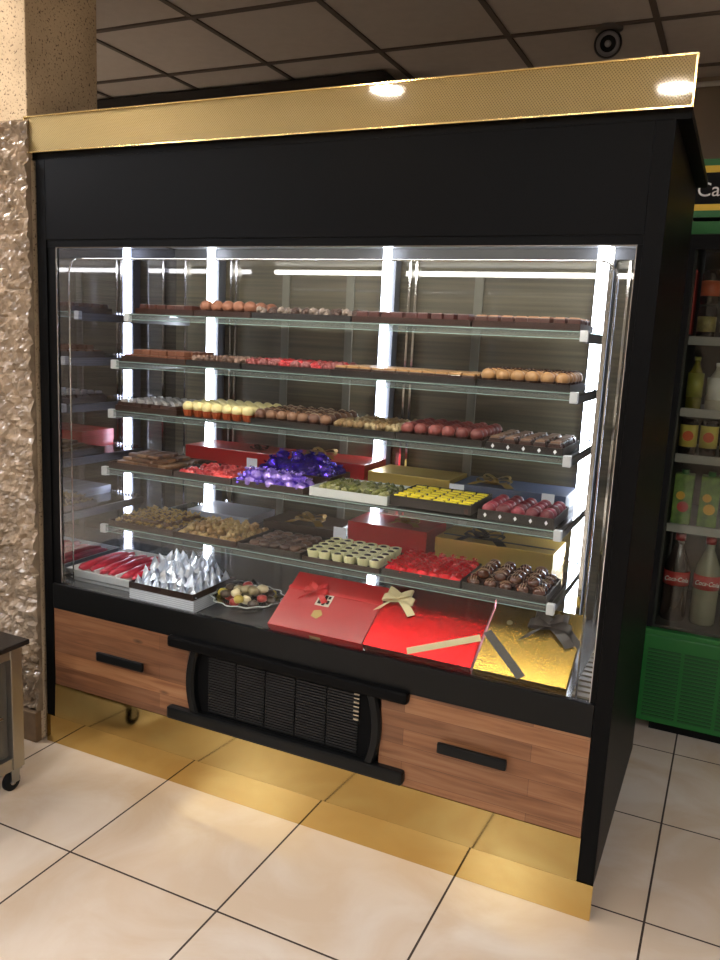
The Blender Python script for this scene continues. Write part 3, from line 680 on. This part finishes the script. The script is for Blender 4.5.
bm = bmesh.new(); box(bm, -.048, .002, .110, .160, .0341, .0348); finish('sticker', bm, mat('cream_sticker', (206, 196, 176), .6), g)
bm = bmesh.new(); rnd = random.Random(3)
for (a, b, c, d_) in ((-.042, -.030, .117, .133), (-.026, -.016, .113, .155), (-.040, -.028, .139, .155), (-.012, -.003, .120, .135), (-.013, -.004, .141, .153)): box(bm, a, b, c, d_, .0349, .0353)
finish('sticker_print', bm, BLACKM, g)
bm = bmesh.new(); lathe(bm, [(.001, .0345), (.016, .0345), (.016, .0352), (.001, .0352)], 5, -.022, .075, wob=lambda a, z: 1+.25*math.cos(5*a)); finish('gold_emblem', bm, GOLDC, g)
bm = bmesh.new(); box(bm, -.016, .022, -.0016, -.0006, .006, .020); finish('front_label', bm, mat('pale_gold_label', (190, 160, 110), .5), g)
REDR = mat('red_ribbon', (190, 16, 22), .35)
bow(g, REDR, -.06, .165, .036, .9); bm = bmesh.new(); box(bm, -.168, .168, .158, .172, .0342, .0352); finish('ribbon', bm, REDR, g)
g = giftbox('gift_box', 'textured red metallic gift box with a beige ribbon bow, middle of the three', .338, .27, .034, REDFOIL, (1.437, .034, DZ+.001), 31.5)
BEI = mat('beige_ribbon', (222, 206, 156), .45, vary=.1)
bow(g, BEI, -.118, .195, .035, 1.15)
bm = bmesh.new(); box(bm, -.012, .012, -.103, .116, .0345, .0352, 0, 0, Matrix.Translation((.0635, .058, 0)) @ Matrix.Rotation(math.radians(-62.5), 4, 'Z')); 
finish('ribbon', bm, BEI, g)
g = giftbox('gift_box', 'gold scale-patterned gift box with a grey-black ribbon at the right end', .262, .27, .034, GOLDBOX, (1.744, .034, DZ+.001), 30.5)
GRB = mat('grey_black_ribbon', (66, 60, 56), .4)
bm = bmesh.new(); box(bm, -.013, .013, -.094, .097, .0345, .0353, 0, 0, Matrix.Translation((-.060, .072, 0)) @ Matrix.Rotation(math.radians(45), 4, 'Z'))
box(bm, -.010, .010, -.07, .07, .0345, .0353, 0, 0, Matrix.Translation((.095, .20, 0)) @ Matrix.Rotation(math.radians(40), 4, 'Z'))
finish('ribbon', bm, GRB, g); bow(g, GRB, .045, .205, .0355, 1.35)
bm = bmesh.new(); lathe(bm, [(.001, .0343), (.009, .0343), (.009, .0348), (.001, .0348)], 16, -.075, .19); finish('round_mark', bm, mat('grey_mark', (120, 110, 80), .5), g)
# boxes lying behind the trays
Z4 = SHF[4][1]+.0075; Z5 = SHF[5][1]+.0075
g = giftbox('gift_box', 'red gift box with a dark bow behind the red candies, fourth shelf', .385, .19, .072, REDBOX, (.475, .45, Z4)); bow(g, BRCUP, .11, .06, .073, .8, False)
g = giftbox('gift_box', 'red gift box with a gold bow behind the purple candies, fourth shelf', .36, .19, .074, REDBOX, (.87, .45, Z4)); bow(g, GOLDC, -.02, .07, .075, 1.3)
g = giftbox('gift_box', 'gold gift box behind the pistachio candies, fourth shelf', .30, .19, .056, mat('plain_gold', (206, 174, 92), .3, .6), (1.215, .45, Z4))
g = giftbox('gift_box', 'dark blue-grey gift box with a gold bow, rear of the fourth shelf', .37, .19, .05, mat('slate_card', (70, 80, 104), .4), (1.565, .45, Z4)); bow(g, GOLDC, -.06, .06, .051, 1.3)
g = giftbox('gift_box', 'pale grey flat box at the rear of the lowest shelf, left side', .28, .2, .034, mat('pale_grey_card', (140, 142, 150), .3), (.44, .44, Z5))
g = giftbox('gift_box', 'dark flat box with a gold bow, rear of the lowest shelf', .30, .19, .04, BROWNT, (.80, .44, Z5)); bow(g, GOLDC, .02, .07, .041, 1.3)
g = giftbox('gift_box', 'red gift box with a gold ribbon behind the ivory cups, lowest shelf', .30, .2, .085, REDBOX, (1.15, .44, Z5)); bow(g, GOLDC, .05, .08, .086, 1.)
g = giftbox('gift_box', 'gold gift box with a black bow at the rear of the lowest shelf', .40, .2, .075, mat('plain_gold2', (200, 166, 80), .35, .6), (1.53, .44, Z5)); bow(g, BLACKT, -.04, .06, .076, 1.5)
bm = bmesh.new(); box(bm, -.19, .19, .055, .07, .0752, .0762); finish('ribbon', bm, BLACKT, g)
def card(x, y, z, lab, w=.036, h=.024, tilt=-25):
    bm = bmesh.new(); box(bm, -w/2, w/2, -.0005, .0005, 0, h); box(bm, -w/2, w/2, .0, .014, 0, .001)
    o = finish('price_card', bm, PAPER); o.location = (x, y, z); o.rotation_euler = (math.radians(tilt), 0, 0)
    tag(o, lab, 'price card')
card(.60, .43, Z4+.003, 'small white price card in front of the red box, fourth shelf', .045, .05, 0)
card(1.40, .42, Z4+.003, 'small white price card behind the yellow-topped chocolates', .05, .05, 0)
card(1.70, .42, Z4+.003, 'small white price card behind the maroon truffles', .04, .055, 0)
card(.985, .41, Z5+.003, 'small white price card behind the brown discs, lowest shelf', .05, .06, 0)

# ------------------------------------------------------------ things on the deck
ft = empty('foam_tray', (.190, .235, DZ+.016), 'white foam tray of pink-red wrapped bars at the left end of the cabinet floor', 'tray')
bm = bmesh.new(); a, b = .155, .165
o0 = [(-a+.02, -b+.02), (a-.02, -b+.02), (a-.02, b-.02), (-a+.02, b-.02)]; o1 = [(-a, -b), (a, -b), (a, b), (-a, b)]
def lerpq(pts, z): return [bm.verts.new((x, y, z)) for x, y in pts]
A0 = lerpq(o0, .0); A1 = lerpq(o1, .034); B1 = lerpq([(x*.965, y*.965) for x, y in o1], .034); B0 = lerpq([(x*.98, y*.98) for x, y in o0], .006)
for p, q in ((A0, A1), (A1, B1), (B1, B0)):
    for k in range(4): bm.faces.new((p[k], p[(k+1) % 4], q[(k+1) % 4], q[k]))
bm.faces.new(A0); bm.faces.new(B0); finish('tray_body', bm, WHITE, ft)
bm = bmesh.new()
for x in (-.052, .052): box(bm, x-.004, x+.004, -.13, .13, .0062, .032, .002)
finish('divider', bm, WHITE, ft)
PK = mat('pink_red_wrapper', (226, 58, 80), .3, vary=.35, vscale=40, coat=.4)
for c in range(3):
    for r_ in range(2):
        o = finish('wrapped_bar', crinkle(.0205, .130, .020, .12, c*2+r_, 3), PK, None, True); o.location = (.190-.100+c*.100+(r_-.5)*.046, .235, DZ+.0235+.003*r_); o.rotation_euler = (0, 0, random.uniform(-.04, .04))
        tag(o, 'long pink-red wrapped bar lying in the white foam tray', 'candy', 'pink-red bars in the foam tray')
rb = empty('acrylic_stand', (.507, .145, DZ+.001), 'clear ribbed plastic box carrying the tray of silver foil candies', 'stand')
bm = bmesh.new()
for q in ((-.135, .135, -.118, -.115), (-.135, .135, .115, .118), (-.135, -.132, -.115, .115), (.132, .135, -.115, .115)): box(bm, *q, 0, .042)
box(bm, -.135, .135, -.118, .118, .042, .045)
finish('box_body', bm, mat('frosted_plastic', (190, 192, 196), .25), rb)
bm = bmesh.new()
for k in range(6): box(bm, -.1365, .1365, -.1195, -.118, .003+k*.0068, .006+k*.0068)
for k in range(6): box(bm, .135, .1365, -.118, .118, .003+k*.0068, .006+k*.0068)
finish('rib', bm, mat('rib_white', (214, 216, 220), .3), rb)
tray(.372, .642, .022, .268, DZ+.0465, BROWNT, 'brown tray of silver foil candies on the clear ribbed box')
fill([P_pyramid('foil_candy', k) for k in range(4)], .376, .638, .026, .264, DZ+.0495, 7, 6, 'pointed silver foil wrapped candy heaped on the clear box', 'candy', 'silver foil candies on the cabinet floor', layers=3, lz=.031, rot=3, tilt=.2, shrink=.5)
bl = empty('glass_bowl', (.765, .17, DZ+.001), 'clear scalloped glass bowl of mixed sweets beside the red gift box', 'bowl')
bm = bmesh.new(); wob = lambda a, z: 1+(.05*math.cos(12*a) if z > .02 else 0)
lathe(bm, [(.05, 0), (.06, .004), (.05, .010), (.085, .022), (.115, .042), (.122, .046), (.113, .046), (.08, .027), (.001, .015)], 60, wob=wob)
finish('bowl_body', bm, CLEAR, bl, True)
bm = bmesh.new(); tube(bm, [(.121*(1+.05*math.cos(12*k*6.2832/72))*math.cos(k*6.2832/72), .121*(1+.05*math.cos(12*k*6.2832/72))*math.sin(k*6.2832/72), .046) for k in range(72)], .002, 6, True)
finish('rim', bm, mat('glass_rim', (214, 220, 214), .1, .3), bl, True)
k = 0
for nm, mtl, n, lab in [('foil_candy', cm('sw1', (176, 158, 112), .4), 7, 'tan round sweet in the glass bowl'), ('cream_candy', cm('sw2', (224, 206, 160), .4), 5, 'cream coloured sweet in the glass bowl'), ('red_candy', cm('sw3', (186, 50, 44), .3), 4, 'red sweet in the glass bowl'), ('dark_candy', cm('sw4', (70, 52, 34), .3), 7, 'dark brown sweet in the glass bowl'), ('yellow_candy', cm('sw5', (212, 186, 60), .4), 3, 'yellow wrapped sweet in the glass bowl')]:
    p = finish(nm, crinkle(.019, .019, .014, .12, k), mtl, None, True)
    for q in range(n):
        o = p if q == 0 else copy_tree(p); a = k*2.399; r_ = .018*math.sqrt(k)
        o.location = (.765+r_*math.cos(a), .17+r_*math.sin(a), DZ+.028+.010*(k % 3)+.014*(1 if k < 10 else 0)); o.rotation_euler = (0, 0, a)
        tag(o, lab, 'candy', lab.replace(' in the', 's in the')); k += 1
u = empty('foam_tray', (.190, .235, DZ+.001), 'empty white foam tray stacked under the tray of pink-red bars', 'tray')
bm = bmesh.new(); A0 = lerpq([(x*.98, y*.98) for x, y in o0], 0); A1 = lerpq([(x*.93, y*.93) for x, y in o1], .0145)
for k in range(4): bm.faces.new((A0[k], A0[(k+1) % 4], A1[(k+1) % 4], A1[k]))
bm.faces.new(A0); finish('tray_body', bm, WHITE, u)
# a twig-like dark ribbon beside the bowl
bm = bmesh.new(); tube(bm, [(.655, .20, DZ+.058), (.672, .24, DZ+.065), (.668, .28, DZ+.050), (.70, .30, DZ+.058), (.715, .335, DZ+.012)], .006, 7)
tag(finish('ribbon_scrap', bm, BLACKT, None, True), 'crumpled dark ribbon lying behind the glass bowl', 'ribbon')

# ------------------------------------------------------------ trolley, lower left
tr = empty('service_trolley', (-.12, -.55, 0), 'stainless steel trolley with a black top and castors in front of the pillar', 'trolley')
cx0, cx1, cy0, cy1 = -.46, .178, -.86, -.269
def T_(o): return rel(o, tr)
T_(bx('top', cx0-.02, cx1+.012, cy0-.02, cy1+.022, .505, .522, mat('black_stone_top', (30, 27, 26), .25), tr, .003))
bm = bmesh.new()
for x in (cx0, cx1-.046):
    for y in (cy0, cy1-.046): box(bm, x, x+.046, y, y+.046, .082, .505, .003)
for y in (cy0, cy1-.046): box(bm, cx0+.046, cx1-.046, y+.004, y+.042, .082, .125); box(bm, cx0+.046, cx1-.046, y+.004, y+.042, .470, .505)
for x in (cx0, cx1-.046): box(bm, x+.004, x+.042, cy0+.046, cy1-.046, .082, .125); box(bm, x+.004, x+.042, cy0+.046, cy1-.046, .470, .505)
T_(finish('frame', bm, STAINLESS, tr))
T_(bx('side_panel', cx1-.030, cx1-.022, cy0+.047, cy1-.047, .126, .469, mat('smoked_panel', (74, 70, 62), .2), tr))
T_(bx('side_panel', cx0+.022, cx0+.030, cy0+.047, cy1-.047, .126, .469, mat('smoked_panel', (74, 70, 62), .2), tr))
T_(bx('back_panel', cx0+.047, cx1-.047, cy1-.030, cy1-.022, .126, .469, mat('smoked_panel', (74, 70, 62), .2), tr))
bm = bmesh.new(); tube(bm, [(cx1-.018, -.355, .285), (cx1+.004, -.36, .285), (cx1+.004, -.43, .29), (cx1-.018, -.435, .29)], .006, 8); T_(finish('handle', bm, CHROME, tr, True))
for x in (cx0+.03, cx1-.026):
    for y in (cy0+.03, cy1-.03):
        bm = bmesh.new(); box(bm, x-.022, x+.022, y-.022, y+.022, .074, .082); box(bm, x-.016, x-.012, y-.016, y+.016, .03, .074); box(bm, x+.012, x+.016, y-.016, y+.016, .03, .074)
        ca = T_(finish('castor', bm, ALU, tr))
        bm = bmesh.new(); lathe(bm, [(.012, -.011), (.028, -.011), (.032, -.007), (.032, .007), (.028, .011), (.012, .011)], 24)
        bmesh.ops.transform(bm, matrix=Matrix.Translation((x, y-.006, .0325)) @ Matrix.Rotation(math.radians(90), 4, 'Y'), verts=bm.verts)
        wh = finish('wheel', bm, BLACKM, ca, True); rel(wh, tr)
        bm = bmesh.new(); lathe(bm, [(.001, -.0125), (.011, -.0125), (.011, .0125), (.001, .0125)], 16)
        bmesh.ops.transform(bm, matrix=Matrix.Translation((x, y-.006, .0325)) @ Matrix.Rotation(math.radians(90), 4, 'Y'), verts=bm.verts)
        hb = finish('hub', bm, CHROME, ca, True); rel(hb, tr)

# ------------------------------------------------------------ drinks fridge, right
FX, FY, FW, FD = 1.972, 1.243, .72, .66
fr = empty('drinks_fridge', (FX+FW/2, FY+FD/2, 0), 'green upright drinks fridge with a glass door behind the cabinet', 'fridge')
def F_(o): return rel(o, fr)
bm = bmesh.new()
box(bm, FX, FX+.03, FY+.03, FY+FD, .05, 2.02); box(bm, FX+FW-.03, FX+FW, FY+.03, FY+FD, .05, 2.02)
box(bm, FX+.03, FX+FW-.03, FY+FD-.04, FY+FD, .05, 2.02); box(bm, FX+.03, FX+FW-.03, FY+.03, FY+FD-.04, 1.985, 2.02); box(bm, FX+.03, FX+FW-.03, FY+.03, FY+FD-.04, .43, .46)
F_(finish('body', bm, DARKWALL, fr))
bm = bmesh.new(); box(bm, FX, FX+FW, FY, FY+.40, 2.04, 2.245); hd = F_(finish('header_sign', bm, BLACKM, fr))
for z0, z1, m, nm in ((2.223, 2.246, GREEN, 'green_stripe'), (2.199, 2.2225, YELLOW, 'yellow_stripe'), (2.066, 2.088, YELLOW, 'yellow_stripe'), (2.042, 2.0655, GREEN, 'green_stripe')):
    o = bx(nm, FX, FX+FW, FY-.004, FY-.0002, z0, z1, m, hd); rel(o, fr)
o = text('sign_lettering', 'Cappy', .070, mat('sign_white', (232, 230, 226), .5), hd, (0, 0, 0), (math.radians(90), 0, 0), .001)
o.location = Vector((1.977, FY-.003, 2.116))-fr.location
F_(bx('door_frame', FX, FX+FW, FY, FY+.028, 1.983, 2.028, GREEN, fr))
bm = bmesh.new(); box(bm, FX, FX+.022, FY, FY+.028, .455, 1.982); box(bm, FX+FW-.03, FX+FW, FY, FY+.028, .455, 1.982); box(bm, FX+.022, FX+FW-.03, FY, FY+.028, 1.93, 1.982)
dr = F_(finish('door', bm, BLACKM, fr)); o = bx('door_glass', FX+.022, FX+FW-.03, FY+.008, FY+.014, .455, 1.93, FRIDGEG, dr); rel(o, fr)
bm = bmesh.new(); box(bm, FX, FX+FW, FY-.012, FY+.3, .06, .43, .006); bs = F_(finish('base_panel', bm, GREEN, fr))
bm = bmesh.new()
for c in range(5):
    for k in range(19): box(bm, FX+.02+c*.138, FX+.145+c*.138, FY-.016, FY-.0125, .085+k*.0155, .0925+k*.0155)
o = finish('grille_slat', bm, GREEND, bs); rel(o, fr)
bm = bmesh.new(); box(bm, FX, FX+FW, FY-.016, FY+.02, .4305, .452, .003); F_(finish('base_trim', bm, GREEN, fr))
F_(bx('foot', FX+.05, FX+FW-.05, FY+.06, FY+.6, .0, .05, BLACKM, fr))
RAIL = {'upper': 1.60, 'second': 1.325, 'third': 1.145, 'fourth': .865, 'bottom': .462}
for nm, z in RAIL.items():
    if nm == 'bottom': continue
    sh = F_(bx('fridge_shelf', FX+.032, FX+FW-.032, FY+.07, FY+FD-.05, z-.004, z, GREYSH, fr))
    o = bx('price_rail', FX+.032, FX+FW-.032, FY+.05, FY+.069, z-.020, z+.012, GREYSH, sh); rel(o, fr)
bm = bmesh.new(); box(bm, FX+.0305, FX+.036, FY+.06, FY+.2, 1.62, 1.86); F_(finish('red_side_strip', bm, mat('red_panel', (150, 30, 22), .5), fr))['label'] = 'red strip inside the door edge'
def can(name, x, y, z, r, h, body, band, lab, grp, cat='can', neck=False, z0b=.25, z1b=.7, fruit=None):
    e = empty(name, (x, y, z+.0006), lab, cat, group=grp)
    bm = bmesh.new()
    if neck: prof = [(.9*r, 0), (r, .01), (r, h*.58), (r*.93, h*.66), (r*.45, h*.83), (r*.36, h*.86), (r*.36, h*.93)]
    else: prof = [(.85*r, 0), (r, .008), (r, h-.012), (r*.82, h-.003), (r*.8, h)]
    lathe(bm, prof, 20); finish('bottle_body' if neck else 'can_body', bm, body, e, True)
    bm = bmesh.new(); rr = r+.0006; lathe(bm, [(r*.99, h*z0b), (rr, h*z0b), (rr, h*z1b), (r*.99, h*z1b)], 20); lb = finish('label', bm, band, e, True)
    if fruit:
        bm = bmesh.new(); lathe(bm, [(.001, 0), (r*.62, 0), (r*.62, .001), (.001, .001)], 12)
        bmesh.ops.transform(bm, matrix=Matrix.Translation((0, -r-.0015, h*(z0b+z1b)/2)) @ Matrix.Rotation(math.radians(90), 4, 'X'), verts=bm.verts); finish('fruit_print', bm, fruit, lb)
    if neck:
        bm = bmesh.new(); lathe(bm, [(r*.40, h*.93), (r*.40, h), (.001, h)], 14); finish('cap', bm, band, e, True)
    return e
DKB = mat('dark_drink', (30, 20, 16), .2); ORL = mat('orange_label', (190, 84, 40), .5); GOL = mat('gold_green_label', (150, 140, 70), .5, vary=.5, vscale=50)
cc = 0
for r_ in range(2):
    for k in range(6):
        zz = 1.60+r_*.135
        can('drink_can', FX+.085+k*.085, FY+.14, zz, .034, .128, DKB, ORL if r_ else GOL, 'dark can with orange-red label, upper row on the top fridge shelf' if r_ else 'dark can with gold-green label, lower row on the top fridge shelf', 'upper cans in the fridge' if r_ else 'lower cans in the fridge')
can('juice_bottle', FX+.070, FY+.14, 1.325, .03, .21, mat('olive_oil_like', (110, 104, 30), .2), mat('yellow_green', (140, 140, 50), .4), 'yellow-green bottle at the left of the second fridge shelf', None, 'bottle', True)
can('milk_bottle', FX+.155, FY+.14, 1.325, .042, .19, mat('cream_white', (196, 190, 176), .4), WHITE, 'short white labelled bottle on the second fridge shelf', None, 'bottle', True)
can('dark_bottle', FX+.30, FY+.16, 1.325, .04, .22, DKB, BRCUP, 'dark round bottle right on the second fridge shelf', None, 'bottle', True)
SUN = mat('sun_label', (206, 190, 90), .5); SUNC = mat('sun_orange', (196, 80, 26), .5)
for k in range(6): can('juice_carton', FX+.068+k*.075, FY+.14, 1.145, .033, .145, DKB, SUN, 'small juice can with yellow sun-like print on the third fridge shelf', 'sun print juice cans', 'can', False, .25, .85, SUNC)
FRU = mat('fruit_label', (110, 150, 60), .5, vary=.7, vscale=26); FRR = mat('fruit_red', (170, 40, 36), .5); FRY = mat('fruit_yellow', (220, 170, 50), .5)
for k, lab in enumerate(('tall carton with red and green fruit print, left on the fourth fridge shelf', 'tall carton with yellow fruit print beside the red one, fourth fridge shelf', 'tall carton with red fruit print, right on the fourth fridge shelf')):
    e = empty('juice_box', (FX+.075+k*.098+(.12 if k == 2 else 0), FY+.14, .8656), lab, 'carton')
    bx('carton_body', -.036, .036, -.036, .036, 0, .205, FRU, e, .003); bm = bmesh.new(); lathe(bm, [(.014, .205), (.014, .222), (.001, .222)], 12); finish('cap', bm, GREEN, e)
    bm = bmesh.new(); lathe(bm, [(.001, 0), (.022, 0), (.022, .001), (.001, .001)], 14); bmesh.ops.transform(bm, matrix=Matrix.Translation((.004, -.0365, .075)) @ Matrix.Rotation(math.radians(90), 4, 'X'), verts=bm.verts); finish('fruit_print', bm, FRR if k != 1 else FRY, e)
    bm = bmesh.new(); lathe(bm, [(.001, 0), (.017, 0), (.017, .001), (.001, .001)], 14); bmesh.ops.transform(bm, matrix=Matrix.Translation((-.008, -.0365, .120)) @ Matrix.Rotation(math.radians(90), 4, 'X'), verts=bm.verts); finish('fruit_print', bm, FRY, e)
COKE = mat('cola_red', (176, 16, 20), .45); COLA = mat('cola_dark', (26, 12, 8), .1); PET = mat('pale_water', (128, 128, 110), .15)
for k, (lab, bd) in enumerate((('large cola bottle with red label, leftmost at the fridge bottom', COLA), ('large bottle with red script label, second at the fridge bottom', PET), ('large bottle with red label, third at the fridge bottom', PET), ('large bottle with red label, fourth at the fridge bottom', COLA))):
    e = can('cola_bottle', FX+.085+k*.115, FY+.15, .4605, .05, .36, bd, COKE, lab, None, 'bottle', True, .42, .58)
    lb = [c for c in e.children if c.name.startswith('label')][0]
    text('script_lettering', 'Coca-Cola', .026, WHITE, lb, (-.043, -.0525, .172), (math.radians(90), 0, 0), .0005, .3, .8)

for m in bpy.data.materials: m.use_backface_culling = False
for o in bpy.data.objects:
    if 'used' in o: del o['used']
